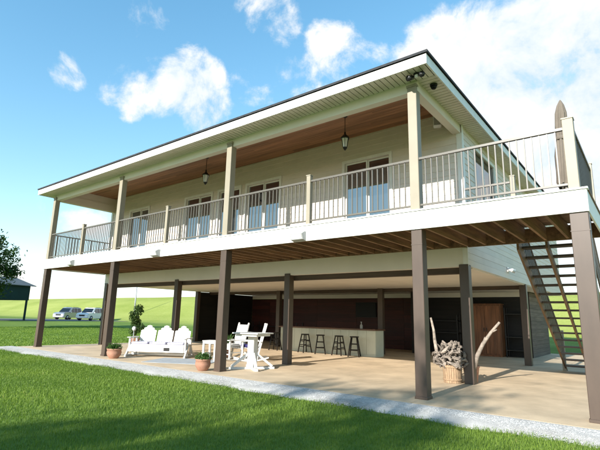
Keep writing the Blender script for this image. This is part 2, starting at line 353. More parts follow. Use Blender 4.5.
# lower posts, front row
for i, x in enumerate(PX):
    w = PW if i < 4 else .26
    o = box('lower_post', house, 'brown_post', x, x+w, 0, .22, 0, ZU+.004, .008)
    box('base_trim', o, 'brown_post', x-.012, x+w+.012, -.012, .232, 0, .05, .005)
    box('post_collar', o, 'brown_post', x-.004, x+w+.004, -.004, .224, ZU-.30, ZU-.285)
for x in PX[:4]: box('lower_post', house, 'brown_post', x, x+PW, D1-.03, D1+.19, 0, 2.74, .008)
for x in PX[1:4]: box('lower_post', house, 'brown_post', x, x+PW, D2, D2+.2, 0, 2.70, .008)
box('lower_post', house, 'brown_post', PX[0], PX[0]+PW, 8.0, 8.2, 0, 2.69, .008)
# ground floor ceiling / first floor structure
fl = box('floor_band', house, 'cream_band', XL+.06, XR, D1, 16.4, 2.69, 3.50)
for k, (y0, y1) in enumerate(((D1+.19, D1+.40), (D2+.21, D2+.40))):
    box('beam', house, 'beam_wood', XL+.10, XR-.05, y0, y1, 2.545, 2.70)
# ceiling panels with batten joints under the first floor
xx = np.linspace(XL+.08, XR-.02, 15)
for a, b in zip(xx, xx[1:]):
    for (y0, y1) in ((D1+.42, 5.9), (5.92, D2+.2), (D2+.42, YB)): box('ceiling_panel', fl, 'cream_band', a+.006, b-.006, y0, y1, 2.672, 2.6885)
# side band siding planks
for k in range(5):
    z = 2.70+k*.165; h = min(.16, 3.5-z)
    if h > .03: link('siding_plank', None if False else boxes_mesh([(XR+.001, XR+.016-.004*(k % 2), D1+.0, 16.4, z, z+h)], 'siding'), fl)
box('corner_board', fl, 'white_trim', XR-.10, XR+.022, D1-.02, D1-.002, 2.69, ZU)
# deck
deck = box('deck', house, 'deck_wood', XL+.035, XE-.035, -.0045, -.0035, ZU+.05, ZD-.035)
fx = [XL, -14.6, -9.72, -4.95, -1.88, XE]
for a, b in zip(fx, fx[1:]): box('fascia_board', deck, 'white_trim', a+.0015, b-.0015, -.035+.002*random.random(), -.005, ZU, ZD-.03, .004)
box('fascia_board', deck, 'white_trim', XE-.03, XE, -.004, D1+.06, ZU, ZD-.03, .004)
box('fascia_board', deck, 'white_trim', XL, XL+.03, -.004, D1-.01, ZU, ZD-.03, .004)
box('rim_joist', deck, 'joist_wood', XL+.04, XE-.04, -.003, .045, ZU+.02, ZD-.06)
box('rim_joist', deck, 'joist_wood', XR+.03, XE-.04, D1-.01, D1+.045, ZU+.02, ZD-.06)
box('ledger', deck, 'joist_wood', XL+.04, XR, D1-.05, D1-.004, ZU+.02, ZD-.06)
x = XL+.25
while x < XE-.1:
    box('joist', deck, 'joist_wood', x, x+.05, .05, D1-.055, ZU+.035, ZD-.06); x += .42
yb = -.06
while yb < D1-.02:
    y2 = min(yb+.14, D1-.002)
    box('deck_board', deck, 'deck_wood' if yb > 0 else 'white_trim', XL-.02, -8.7, yb, y2-.005, ZD-.028, ZD); box('deck_board', deck, 'deck_wood' if yb > 0 else 'white_trim', -8.695, XE+.02, yb, y2-.005, ZD-.028, ZD)
    yb += .14
# mid-beam under deck above the front posts
# upper posts
for x in PX[:4]:
    o = box('porch_post', house, 'cream_post', x+.0, x+.195, 0, .195, ZD, 6.17, .008)
    box('post_cap', o, 'post_cap', x-.012, x+.207, -.012, .10, 6.165, 6.215)
# front and side beams of the porch
box('porch_beam', house, 'cream_band', PX[0]-.02, XR, .055, .24, BEAM, SOF+.1)
box('porch_beam', house, 'cream_band', XR-.19, XR-.002, .245, D1-.005, BEAM-.004, SOF+.1)
box('porch_beam', house, 'cream_band', PX[0]-.02, PX[0]+.17, .245, D1-.005, BEAM-.004, SOF+.1)
# upper band that closes the porch above the beams
box('porch_beam', house, 'cream_band', PX[0]+.0, XR-.01, .10, .22, SOF+.1, ZC+.03)
box('porch_beam', house, 'cream_band', XR-.17, XR-.02, .225, D1-.005, SOF+.1, ZC+.03)
box('porch_beam', house, 'cream_band', PX[0]+.0, PX[0]+.15, .225, D1-.005, SOF+.1, ZC+.03)
pc = box('porch_ceiling', house, 'beam_wood', PX[0]+.14, XR-.17, .2, D1-.003, ZC+.022, ZC+.04)
yb = .22; row = 0
while yb < D1-.02:
    y2 = min(yb+.127, D1-.004); xj = PX[0]+.152
    cuts = sorted([PX[0]+.152, XR-.172]+[PX[0]+.9+((row*1.37) % 3.6)+3.6*k for k in range(5) if PX[0]+.9+((row*1.37) % 3.6)+3.6*k < XR-.5])
    for a, b in zip(cuts, cuts[1:]): box('plank', pc, 'porch_wood', a+.0015, b-.0015, yb+.003, y2-.003, ZC, ZC+.02)
    yb += .127; row += 1
# walls with openings, lap siding on top
def wall(par_name, axis, const, a0, a1, z0, z1, openings, outward, siding='siding', lap=.165, thick=.14):
    """axis 'x': wall runs along X at Y=const; axis 'y': along Y at X=const; outward = sign of the outside normal"""
    cells = []; cuts = sorted({a0, a1} | {o[0] for o in openings} | {o[1] for o in openings})
    for a, b in zip(cuts, cuts[1:]):
        ops = sorted([o for o in openings if o[0] < (a+b)/2 < o[1]], key=lambda o: o[2]); z = z0
        for o in ops:
            if o[2] > z+.001: cells.append((a, b, z, o[2]))
            z = o[3]
        if z1 > z+.001: cells.append((a, b, z, z1))
    def bx(a, b, c0, c1, zz0, zz1):
        c0, c1 = min(c0, c1), max(c0, c1)
        return (a, b, c0, c1, zz0, zz1) if axis == 'x' else (c0, c1, a, b, zz0, zz1)
    w = link(par_name, boxes_mesh([bx(a, b, const, const-outward*thick, q, r) for (a, b, q, r) in cells], siding), house)
    k = 0; z = z0
    while z < z1-.02:
        h = min(lap, z1-z); segs = [(a0, a1)]
        for o in openings:
            if o[3] > z+.03 and o[2] < z+h-.03:
                ns = []
                for (a, b) in segs:
                    if o[0] <= a and o[1] >= b: continue
                    if o[1] <= a or o[0] >= b: ns.append((a, b)); continue
                    if o[0] > a: ns.append((a, o[0]))
                    if o[1] < b: ns.append((o[1], b))
                segs = ns
        # stagger butt joints
        fin = []
        for (a, b) in segs:
            L_ = b-a; j = a+(.9+(k*1.31) % 3.3)
            while L_ > 3.7 and j < b-.4: fin.append((a, j)); a = j; j += 3.66
            fin.append((a, b))
        for (a, b) in fin:
            a += .001; b -= .001; key = ('sid', axis, outward, round(b-a, 3), round(h, 3), siding)
            if key not in CACHE:
                l2 = (b-a)/2; pts = [(0.002, 0), (.021, 0), (.021, .012), (.008, h), (.002, h)]
                vs = [((t, s*outward, q) if axis == 'x' else (s*outward, t, q)) for t in (-l2, l2) for (s, q) in pts]
                fs = [(0, 1, 2, 3, 4), (9, 8, 7, 6, 5)]+[(i, 5+i, 5+(i+1) % 5, (i+1) % 5) for i in range(5)]
                bm = bmesh.new(); V = [bm.verts.new(v) for v in vs]; [bm.faces.new([V[i] for i in f]) for f in fs]; bmesh.ops.recalc_face_normals(bm, faces=bm.faces); CACHE[key] = from_bm(bm, siding)
            link('siding_plank', CACHE[key], w, ((a+b)/2, const, z) if axis == 'x' else (const, (a+b)/2, z))
        z += lap; k += 1
    return w
DOORS = [(-5.24, -3.78), (-9.30, -7.80), (-12.72, -11.20), (-16.68, -15.28)]
WIN = [(-10.76, -9.68)]
ops = [(a, b, ZD+.02, 5.93) for a, b in DOORS]+[(a, b, ZD+.02, 5.93) for a, b in WIN]
wall('front_wall', 'x', D1, XL+.09, XR, ZD, ZC+.05, ops, -1)
SW = (3.72, 5.55, 4.25, 5.95)
wall('side_wall', 'y', XR, D1+.001, 16.4, ZD-.02, SOF+.05, [SW], 1)
wall('side_wall', 'y', XL+.09, D1+.001, 16.4, ZD-.02, SOF+.05, [], -1)
wall('rear_wall', 'x', 16.4, XL+.09, XR, ZD-.02, SOF+.05, [], 1)
for (x, y0, y1) in ((XR, D1, 0),): pass
cb = box('corner_board', house, 'white_trim', XR-.11, XR+.03, D1-.032, D1-.0235, ZD, BEAM+.0)
box('corner_board', house, 'white_trim', XR+.0235, XR+.032, D1-.0225, D1+.10, ZD, SOF)
box('corner_board', house, 'white_trim', XL+.06, XL+.20, D1-.032, D1-.0235, ZD, BEAM)
def door(a, b, z0, z1, leaves=2):
    T = .085
    d = link('sliding_door' if leaves == 2 else 'entry_door', boxes_mesh([(a-T, a, D1-.055, D1+.0, z0, z1+T), (b, b+T, D1-.055, D1+.0, z0, z1+T), (a, b, D1-.055, D1, z1, z1+T)], 'white_trim'), house)
    box('threshold', d, 'white_trim', a, b, D1-.05, D1+.1, z0-.02, z0+.03)
    w = (b-a)/leaves
    for i in range(leaves):
        l, r = a+i*w, a+(i+1)*w; y = D1+.03+.035*i; s = .04
        f = link('sash', boxes_mesh([(l, l+s, y, y+.03, z0+.03, z1), (r-s, r, y, y+.03, z0+.03, z1), (l+s, r-s, y, y+.03, z0+.03, z0+.13), (l+s, r-s, y, y+.03, z1-s, z1)], 'white_trim'), d)
        link('pane', boxes_mesh([(l+s, r-s, y+.012, y+.02, z0+.13, z1-s)], 'pane_glass'), f)
    box('backing', d, 'dark_plank', a, b, D1+.128, D1+.138, z0, z1)
    return d
for a, b in DOORS: door(a, b, ZD+.02, 5.93)
for a, b in WIN: door(a, b, ZD+.02, 5.93, 1)
y0, y1, z0, z1 = SW
w = link('side_window', boxes_mesh([(XR-.02, XR+.05, y0-.09, y0, z0-.09, z1+.09), (XR-.02, XR+.05, y1, y1+.09, z0-.09, z1+.09), (XR-.02, XR+.05, y0, y1, z1, z1+.09), (XR-.02, XR+.07, y0, y1, z0-.09, z0), (XR-.05, XR-.01, .5*(y0+y1)-.03, .5*(y0+y1)+.03, z0, z1)], 'white_trim'), house)
for l, r in ((y0, .5*(y0+y1)-.03), (.5*(y0+y1)+.03, y1)): link('pane', boxes_mesh([(XR-.045, XR-.035, l, r, z0, z1)], 'pane_glass'), w)
# roof: low hip, fascia, drip edge, soffit planks
RX0, RX1, RY0, RY1 = -18.70, -1.36, -.50, 17.0
FT = 6.485
rz = FT+.03; run = (RY1-RY0)/2; rise = run*.42
def hip(x0, x1, y0, y1, z, rise, th):
    ym = (y0+y1)/2; h = (y1-y0)/2; a, b = x0+h, x1-h
    if a > b: a = b = (x0+x1)/2
    vs = [(x0, y0, z), (x1, y0, z), (x1, y1, z), (x0, y1, z), (a, ym, z+rise), (b, ym, z+rise)]; vs += [(x, y, q-th) for x, y, q in vs]
    fs = [(0, 1, 5, 4), (1, 2, 5), (2, 3, 4, 5), (3, 0, 4), (6, 10, 11, 7), (7, 11, 8), (8, 11, 10, 9), (9, 10, 6), (0, 6, 7, 1), (1, 7, 8, 2), (2, 8, 9, 3), (3, 9, 6, 0)]
    return mesh_from(vs, fs, 'shingle')
roof = link('roof', hip(RX0-.035, RX1+.035, RY0-.035, RY1+.035, rz+.035, rise, .05), house)
box('fascia', roof, 'white_trim', RX0, RX1, RY0, RY0+.03, SOF-.02, FT)
box('fascia', roof, 'white_trim', RX1-.03, RX1, RY0+.032, RY1, SOF-.02, FT)
box('fascia', roof, 'white_trim', RX0, RX0+.03, RY0+.032, RY1, SOF-.02, FT)
box('fascia', roof, 'white_trim', RX0+.031, RX1-.031, RY1-.03, RY1, SOF-.02, FT)
x = RX0+.031
while x < RX1-.04:
    x2 = min(x+.125, RX1-.031); box('soffit_plank', roof, 'soffit', x+.009, x2-.009, RY0+.031, .06, SOF, SOF+.012); x += .125
y = .062
while y < RY1-.05:
    y2 = min(y+.125, RY1-.031); box('soffit_plank', roof, 'soffit', XR-.02, RX1-.032, y+.009, y2-.009, SOF, SOF+.012); y += .125
box('soffit_backing', roof, 'beam_wood', RX0+.032, RX1-.032, RY0+.032, .058, SOF+.014, SOF+.03)
box('soffit_backing', roof, 'beam_wood', XR-.0, RX1-.032, .06, RY1-.032, SOF+.014, SOF+.03)
box('soffit_backing', roof, 'soffit', RX0+.032, XL+.08, .062, RY1-.032, SOF, SOF+.03)
# railings: each section one rail pair with its balusters
def railing(p0, p1, z=ZD, top=1.06):
    p0 = Vector(p0); p1 = Vector(p1); L_ = (p1-p0).length; d = (p1-p0).normalized(); ang = math.atan2(d.y, d.x)
    def seg(z0, z1, w): return [(-L_/2, L_/2, -w/2, w/2, z0, z1)]
    r = link('railing', boxes_mesh(seg(top-.022, top+.022, .06), 'rail_metal'), house, tuple((p0+p1)/2)[:2]+(z,), (0, 0, ang))
    br = bpy.data.objects.new('bottom_rail', boxes_mesh(seg(.085, .12, .035), 'rail_metal')); COL.objects.link(br); br.parent = r
    n = max(2, int(round(L_/.122))); me = box_mesh(.02, .02, top-.022-.12, 'rail_metal')
    for i in range(1, n):
        b = bpy.data.objects.new('baluster', me); COL.objects.link(b); b.parent = r; b.location = (-L_/2+L_*i/n, 0, (top-.022+.12)/2)
    return r
def rail_post(x, y, h=1.19, w=.10, m='cream_post'):
    o = box('rail_post', house, m, x-w/2, x+w/2, y-w/2, y+w/2, ZD, ZD+h, .006)
    box('post_cap', o, 'post_cap', x-w/2-.008, x+w/2+.008, y-w/2-.008, y+w/2+.008, ZD+h+.0, ZD+h+.022)
YR = .06
mids = [-15.40, -10.08, -4.55]
for x in mids: rail_post(x, YR, 1.19, .11)
edges = [(PX[0]+.195, mids[0]-.055), (mids[0]+.055, PX[1]), (PX[1]+.195, mids[1]-.055), (mids[1]+.055, PX[2]), (PX[2]+.195, mids[2]-.055), (mids[2]+.055, PX[3]), (PX[3]+.195, .72)]
for a, b in edges: railing((a, YR, 0), (b, YR, 0))
rail_post(.80, .08, 1.21, .16)
railing((.84, .16, 0), (.84, D1-.08, 0)); rail_post(.84, D1-.03, 1.19)
railing((XL+.24, .2, 0), (XL+.24, D1-.06, 0))
railing((XR+.05, D1-.04, 0), (-.72, D1-.04, 0)); rail_post(-.66, D1-.04, 1.19)
# stairs down from the back edge of the deck
SX0, SX1 = -.70, .62; NR = 18; RISE = ZD/NR; RUN = .305; SY0 = D1+.075
tot = RUN*(NR-1)
def stair_bar(name, par, m, x, w, z_off, depth, ya=0, yb=None, d_=None):
    yb = tot+.12 if yb is None else yb; sl = -RISE/RUN
    pts = []
    for (y, s) in ((ya, 1), (yb, 1)):
        z = ZD-RISE+z_off+sl*y; pts.append((y, z))
    (y0, z0), (y1, z1) = pts
    z1b = max(z1-depth, 0.002); 
    if z1 < .02: z1 = .02
    vs = [(xx, SY0+q[0], q[1]) for xx in (x-w/2, x+w/2) for q in ((y0, z0), (y1, z1), (y1, z1b), (y0, z0-depth))]
    fs = [(0, 1, 2, 3), (7, 6, 5, 4), (0, 4, 5, 1), (1, 5, 6, 2), (2, 6, 7, 3), (3, 7, 4, 0)]
    return link(name, mesh_from(vs, fs, m), par)
stairs = stair_bar('stairs', house, 'stringer_wood', SX0+.02, .05, .05, .36)
for xx in (-.10, SX1-.02): stair_bar('stringer', stairs, 'stringer_wood', xx, .05, .05 if xx > 0 else -.055, .36 if xx > 0 else .26)
for k in range(NR-1):
    z = ZD-RISE*(k+1); box('tread', stairs, 'tread_wood', SX0+.05, SX1-.05, SY0+k*RUN, SY0+k*RUN+.29, z-.045, z)
for xx in (SX0-.02, SX1+.03):
    stair_bar('handrail', stairs, 'rail_metal', xx, .06, .98, .05, 0, tot)
    stair_bar('bottom_rail', stairs, 'rail_metal', xx, .035, .22, .04, 0, tot)
    for k in range(42):
        yy = .06+k*(tot-.1)/41; z = ZD-RISE-RISE/RUN*yy; box('baluster', stairs, 'rail_metal', xx-.01, xx+.01, SY0+yy-.01, SY0+yy+.01, z+.19, z+.94)
    box('newel', stairs, 'cream_post', xx-.05, xx+.05, SY0+tot, SY0+tot+.1, 0, 1.2, .005)
# enclosed back of the ground floor
def plank_wall(name, m, axis, c, a0, a1, z0, z1, h, out, seams, par=house):
    w = link(name, boxes_mesh([(a0, a1, min(c, c-out*.08), max(c, c-out*.08), z0, z1) if axis == 'x' else (min(c, c-out*.08), max(c, c-out*.08), a0, a1, z0, z1)], 'dark_plank'), par)
    cuts = [a0]+[s for s in seams if a0 < s < a1]+[a1]; z = z0
    while z < z1-.02:
        z2 = min(z+h, z1)
        for a, b in zip(cuts, cuts[1:]):
            lo, hi = sorted((c+out*.001, c+out*(.018+.004*random.random())))
            if axis == 'x': box('plank', w, m, a+.004, b-.004, lo, hi, z+.003, z2-.003)
            else: box('plank', w, m, lo, hi, a+.004, b-.004, z+.003, z2-.003)
        z += h
    return w
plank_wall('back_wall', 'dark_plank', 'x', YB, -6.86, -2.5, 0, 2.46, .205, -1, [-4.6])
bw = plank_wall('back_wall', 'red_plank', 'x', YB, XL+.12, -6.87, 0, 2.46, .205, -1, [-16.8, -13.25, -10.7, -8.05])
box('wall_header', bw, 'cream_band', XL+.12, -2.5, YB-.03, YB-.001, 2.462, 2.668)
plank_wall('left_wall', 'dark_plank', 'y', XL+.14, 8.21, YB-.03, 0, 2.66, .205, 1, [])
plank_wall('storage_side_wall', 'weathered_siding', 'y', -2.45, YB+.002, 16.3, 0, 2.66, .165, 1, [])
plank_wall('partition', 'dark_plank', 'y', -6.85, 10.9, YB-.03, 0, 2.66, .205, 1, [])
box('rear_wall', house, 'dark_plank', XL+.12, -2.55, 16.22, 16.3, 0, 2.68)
# ------------------------------------------------------------------ bar, stools, storage
bar_ = thing('bar_counter', 'long pale panelled bar counter with a brown wooden top under the house', 'bar', (-9.15, 7.7, 0))
bx0, bx1 = -2.35, 2.35
box('core', bar_, 'bar_front', bx0+.03, bx1-.03, -.31, .31, 0, .97)
for i in range(12):
    a = bx0+(bx1-bx0)*i/12; box('panel', bar_, 'bar_front', a+.004, a+(bx1-bx0)/12-.004, -.335, -.312, .09, .965)
box('toe_board', bar_, 'bar_front', bx0, bx1, -.345, -.313, 0, .085)
box('end_panel', bar_, 'bar_front', bx1-.028, bx1, -.31, .31, 0, .968); box('end_panel', bar_, 'bar_front', bx0, bx0+.028, -.31, .31, 0, .968)
box('countertop', bar_, 'bar_top', bx0-.08, bx1+.06, -.45, .36, .972, 1.02, .006)
def make_stool(label):
    s = thing('bar_stool', label, 'stool', group='dark stools in front of the bar')
    lathe('seat', s, 'black_wood', [(.15, .70), (.172, .71), (.175, .73), (.165, .745), (.08, .738)], (0, 0, 0), 16)
    c = [(-1, -1), (1, -1), (1, 1), (-1, 1)]
    P = lambda k, z: (c[k][0]*(.205-.10*z/.7), c[k][1]*(.205-.10*z/.7), z)
    for k in range(4): rod('leg', s, 'black_wood', P(k, 0), P(k, .705), .027, .022)
    for z, kk in ((.24, (0, 2)), (.30, (1, 3)), (.46, (0, 2)), (.50, (1, 3))):
        for k in kk: rod('rung', s, 'black_wood', P(k, z), P((k+1) % 4, z), .016)
    return s
labs = ['dark wooden stool half hidden behind a post at the far left end of the bar', 'second dark wooden bar stool from the left, just right of the brown post', 'middle one of the five dark wooden bar stools', 'fourth dark wooden bar stool from the left', 'rightmost of the dark wooden bar stools, nearest the end of the counter']
st0 = make_stool(labs[0])
for i, x in enumerate((-11.44, -9.87, -9.07, -8.21, -7.49)):
    s = st0 if i == 0 else copy_tree(st0)
    s['label'] = labs[i]; s.location = (x, 6.97+.04*(i % 2), 0); s.rotation_euler.z = R((12, -20, 35, 5, 22)[i])
tag(lathe('drinks_dispenser', None, 'plastic_grey', [(.05, 0), (.055, .01), (.055, .13), (.03, .17), (.018, .18), (.018, .24), (.03, .25), (.03, .27)], (-7.56, 7.62, 1.02), 14), 'small grey bottle standing on the right end of the bar top', 'bottle')
tv = tag(box('television', None, 'screen', -10.72, -9.52, YB-.10, YB-.05, 1.50, 2.22, .01), 'black flat television on the dark red plank wall behind the bar', 'television')
box('bezel', tv, 'black_metal', -10.74, -9.50, YB-.049, YB-.028, 1.48, 2.24)
cab = thing('cedar_cupboard', 'reddish brown wooden cupboard with two plank doors in the dark storage corner', 'cupboard', (-4.08, 12.2, 0))
box('carcass', cab, 'cedar', -.62, .62, -.25, .28, .06, 2.12, .006)
for s in (-1, 1):
    d = box('door', cab, 'cedar', min(0, s*.60)+.006, max(0, s*.60)-.006, -.272, -.252, .12, 2.07)
    for k in range(4): box('plank', d, 'cedar', min(0, s*.60)+.01+k*.147, min(0, s*.60)+.01+(k+1)*.147-.006, -.284, -.273, .125, 2.065)
    box('handle', d, 'black_metal', s*.05-.012, s*.05+.012, -.31, -.285, 1.0, 1.16)
box('top_board', cab, 'cedar', -.66, .66, -.29, .29, 2.122, 2.16, .006); box('plinth', cab, 'cedar', -.60, .60, -.23, .27, 0, .058)
def shelf_unit(x0, x1, lab, levels, dep=.42):
    u = thing('storage_shelf', lab, 'shelf', ((x0+x1)/2, YB-.03-dep/2, 0)); w = (x1-x0)/2
    for z in levels: box('board', u, 'black_metal', -w, w, -dep/2, dep/2, z-.03, z)
    for a in (-1, 1):
        for b in (-1, 1): box('upright', u, 'black_metal', a*(w-.02)-.018, a*(w-.02)+.018, b*(dep/2-.02)-.018, b*(dep/2-.02)+.018, 0, max(levels)+.25)
    return u
shelf_unit(-6.75, -5.3, 'metal storage shelves in the dark left of the wooden cupboard', (.35, .9, 1.42))
shelf_unit(-3.35, -2.6, 'metal storage shelves in the dark right of the wooden cupboard', (.3, .82, 1.75))
shelf_unit(-17.6, -14.2, 'long metal workbench in the dark room left of the bar', (.3, .86), .6)
# ------------------------------------------------------------------ patio furniture
def plank_poly(name, par, m, pts, th, loc=(0, 0, 0), rot=None):
    """upright board: outline pts in local XZ, thickness th in Y"""
    n = len(pts); vs = [(x, y, z) for y in (-th/2, th/2) for x, z in pts]
    fs = [tuple(range(n)), tuple(range(2*n-1, n-1, -1))]+[(i, i+n, (i+1) % n+n, (i+1) % n) for i in range(n)]
    return link(name, mesh_from(vs, fs, m), par, loc, rot)
bench = thing('glider_bench', 'white three-seat slatted glider bench with pointed fan backs and pale cushions', 'bench', (-11.72, 1.35, 0), R(33)); bench.scale = (.88, .9, .95)
BW = 2.10; sw = BW/3
box('front_apron', bench, 'white_poly', -BW/2, BW/2, -.36, -.325, .17, .40, .008)
box('logo_plate', bench, 'dark_plank', .28, .50, -.372, -.361, .22, .33)
for k in range(6): box('seat_slat', bench, 'white_poly', -BW/2, BW/2, -.32+k*.105, -.32+k*.105+.095, .405-.012*k, .43-.012*k, .004)
for j in range(3):
    cx = -BW/2+sw*(j+.5); tilt = R(-17)
    bp = link('back', boxes_mesh([(-sw*.44, sw*.44, .012, .035, .06, .13), (-sw*.42, sw*.42, .012, .035, .38, .45)], 'white_poly'), bench, (cx, .30, .36), (tilt, 0, 0))
    for k in range(6):
        t = (k-2.5)/2.5; x0, x1 = -sw*.46+k*sw*.92/6+.007, -sw*.46+(k+1)*sw*.92/6-.007; hh = .77-.20*abs(t)**1.15
        hl = hh-(.03 if t < 0 else 0); hr = hh-(.03 if t > 0 else 0)
        o = link('slat', mesh_from(*(lambda n, pts: ([(x, y, z) for y in (-.01, .01) for x, z in pts], [(0, 1, 2, 3), (7, 6, 5, 4), (0, 4, 5, 1), (1, 5, 6, 2), (2, 6, 7, 3), (3, 7, 4, 0)]))(4, [(x0, 0), (x1, 0), (x1, hr), (x0, hl)]), 'white_poly'))
        o.parent = bp; o.location = (0, 0, 0)
    box('cushion', bench, 'cushion_lilac', cx-sw*.46, cx+sw*.46, -.34, .24, .435, .505, .03)
for s in (-1, 1):
    x = s*(BW/2+.04)
    box('armrest', bench, 'white_poly', x-.07, x+.07, -.42, .34, .64, .668, .006)
    for y in (-.30, .28): box('arm_post', bench, 'white_poly', x-.03, x+.03, y-.04, y+.04, .17, .64, .004)
    box('base_runner', bench, 'white_poly', x+s*.05-.03, x+s*.05+.03, -.50, .50, 0, .07, .006)
    bar('base_leg', bench, 'white_poly', (x+s*.05, -.42, .05), (x+s*.05, -.12, .40), .05, .09); bar('base_leg', bench, 'white_poly', (x+s*.05, .42, .05), (x+s*.05, .12, .40), .05, .09)
    box('base_cap', bench, 'white_poly', x+s*.05-.03, x+s*.05+.03, -.22, .22, .39, .45)
box('base_stretcher', bench, 'white_poly', -BW/2-.06, BW/2+.06, -.03, .03, .05, .12)
def make_rocker(label, loc, rz, cushion=None):
    r = thing('rocking_chair', label, 'chair', loc, rz, group='white rocking chairs by the patio table')
    for s in (-1, 1):
        pts = [(s*.27, -.50+.1*k, .05+.30*((-.50+.1*k)**2)-.0) for k in range(12)]
        v, f = tube(pts, [.026]*12, 'white_poly', 6); zmin = min(q[2] for q in v); v = [(a, b, c-zmin) for a, b, c in v]
        link('rocker', mesh_from(v, f, 'white_poly'), r)
        bar('front_leg', r, 'white_poly', (s*.27, -.24, .05), (s*.27, -.24, .62), .05, .05, bevel=.004)
        bar('back_post', r, 'white_poly', (s*.26, .22, .05), (s*.25, .50, 1.14), .05, .045, bevel=.004)
        link('finial', mesh_from(*(lambda q: ([(a+s*.25, b+.505, c+1.16) for a, b, c in q[0]], q[1]))(tube([(0, 0, -.03), (0, 0, .0), (0, 0, .03)], [.028, .034, .012], 'white_poly', 8)), 'white_poly'), r)
        box('armrest', r, 'white_poly', s*.29-.06, s*.29+.06, -.34, .31, .622, .648, .006)
        bar('side_stretcher', r, 'white_poly', (s*.265, -.24, .25), (s*.26, .27, .25), .03, .03)
    for k in range(6): box('seat_slat', r, 'white_poly', -.26, .26, -.28+k*.088, -.28+k*.088+.08, .425-.012*k, .448-.012*k, .004)
    box('front_apron', r, 'white_poly', -.245, .245, -.265, -.225, .35, .424)
    for k in range(6): bar('back_slat', r, 'white_poly', (-.185+k*.074, .295, .38), (-.18+k*.072, .475, 1.06), .055, .016)
    bar('crest_rail', r, 'white_poly', (-.235, .478, 1.06), (.235, .478, 1.06), .03, .12)
    bar('lower_rail', r, 'white_poly', (-.235, .285, .40), (.235, .285, .40), .03, .05)
    bar('stretcher', r, 'white_poly', (-.245, -.24, .2), (.245, -.24, .2), .03, .03)
    if cushion: box('cushion', r, cushion, -.24, .24, -.27, .20, .435, .52, .03)
    return r
make_rocker('white rocking chair left of the tall white table, seen half behind it', (-9.35, 2.35, 0), R(-6), 'white_poly')
make_rocker('white rocking chair with a dark blue seat cushion behind the tall white table', (-8.75, 2.6, 0), R(-42), 'cushion_blue')
tb = thing('patio_table', 'tall white square pedestal table with splayed cross feet beside a brown post', 'table', (-7.18, 1.10, 0), R(10))
for k in range(7): box('top_slat', tb, 'white_poly', -.41, .41, -.41+k*.118, -.41+k*.118+.110, .93, .962, .004)
box('top_frame', tb, 'white_poly', -.34, .34, -.34, .34, .87, .928)
box('pedestal', tb, 'white_poly', -.10, .10, -.10, .10, .06, .868, .006)
for a in range(4):
    c, s = math.cos(R(45+90*a)), math.sin(R(45+90*a))
    bar('foot', tb, 'white_poly', (c*.05, s*.05, .03), (c*.62, s*.62, .03), .09, .055); bar('brace', tb, 'white_poly', (c*.09, s*.09, .42), (c*.56, s*.56, .07), .07, .06)
sd = thing('side_table', 'small white side table between the bench and the post with a potted plant', 'table', (-9.55, 1.75, 0), R(20))
for k in range(4): box('top_slat', sd, 'white_poly', -.24, .24, -.24+k*.122, -.24+k*.122+.114, .60, .625, .004)
for a in (-1, 1):
    for b in (-1, 1): box('leg', sd, 'white_poly', a*.2-.03, a*.2+.03, b*.2-.03, b*.2+.03, 0, .599, .004)
    box('apron', sd, 'white_poly', -.169, .169, a*.2-.012, a*.2+.012, .53, .598)
    box('lower_rail', sd, 'white_poly', a*.2-.012, a*.2+.012, -.169, .169, .2, .25)
rg = tag(box('outdoor_rug', None, 'rug', -1.0, 1.0, -.75, .75, .002, .012), 'flat pale blue-grey outdoor rug on the concrete in front of the bench', 'rug'); rg.location = (-9.95, .98, .009); rg.rotation_euler.z = R(28)
# torch stands at the bench ends
def torch(loc, lab):
    t = thing('garden_torch', lab, 'torch', loc); rod('pole', t, 'galvanised', (0, 0, 0), (0, 0, .80), .014); lathe('base', t, 'galvanised', [(.11, 0), (.11, .012), (.02, .03)], (0, 0, 0), 14)
    lathe('globe', t, 'clear_lens', [(.03, .80), (.06, .83), (.072, .88), (.055, .93), (.02, .95)], (0, 0, 0), 14)
torch((-13.15, 1.2, 0), 'slim grey stand with a pale globe at the left end of the bench')
# ------------------------------------------------------------------ plants
def leaf_blades(n, spread, h, wid, bend, rz=0, zb=0.):
    """arching strap leaves: 4-segment strips -> polygons (n*3,4,3)"""
    polys = []; tint = []
    for i in range(n):
        a = random.uniform(0, 6.283); hh = h*random.uniform(.55, 1.05); out = spread*random.uniform(.3, 1.1); r0 = random.uniform(0, .08)
        d = Vector((math.cos(a), math.sin(a), 0)); s = Vector((-math.sin(a), math.cos(a), 0)); c = []
        for k in range(5):
            t = k/4; p = d*(r0+out*t)+Vector((0, 0, zb+hh*(t*1.3-bend*t*t))); w = wid*(1-t)**.7*(.6+t) if k < 4 else .001
            c.append((p-s*w, p+s*w))
        tn = random.random()
        for k in range(4): polys.append([c[k][0], c[k][1], c[k+1][1], c[k+1][0]]); tint.append(tn)
    return np.array([[tuple(v) for v in q] for q in polys]), np.array(tint)
def small_leaves(n, centre, rad, size, jit=.5):
    c = RNG.normal(0, 1, (n, 3)); c /= np.linalg.norm(c, axis=1)[:, None]; c *= RNG.uniform(.2, 1, (n, 1))**.5; P = np.array(centre)+c*np.array(rad)
    return orient_leaves(P, size)
def orient_leaves(P, size, up_bias=.4):
    n = len(P); a = RNG.normal(0, 1, (n, 3)); a /= np.linalg.norm(a, axis=1)[:, None]; b = RNG.normal(0, 1, (n, 3)); b[:, 2] *= up_bias
    b -= a*(a*b).sum(1)[:, None]; b /= np.linalg.norm(b, axis=1)[:, None]; s = size*RNG.uniform(.6, 1.3, (n, 1))
    V = np.stack([P-a*s, P-b*s*.45+a*s*.1, P+a*s, P+b*s*.45+a*s*.1], 1); return V, RNG.random(n)
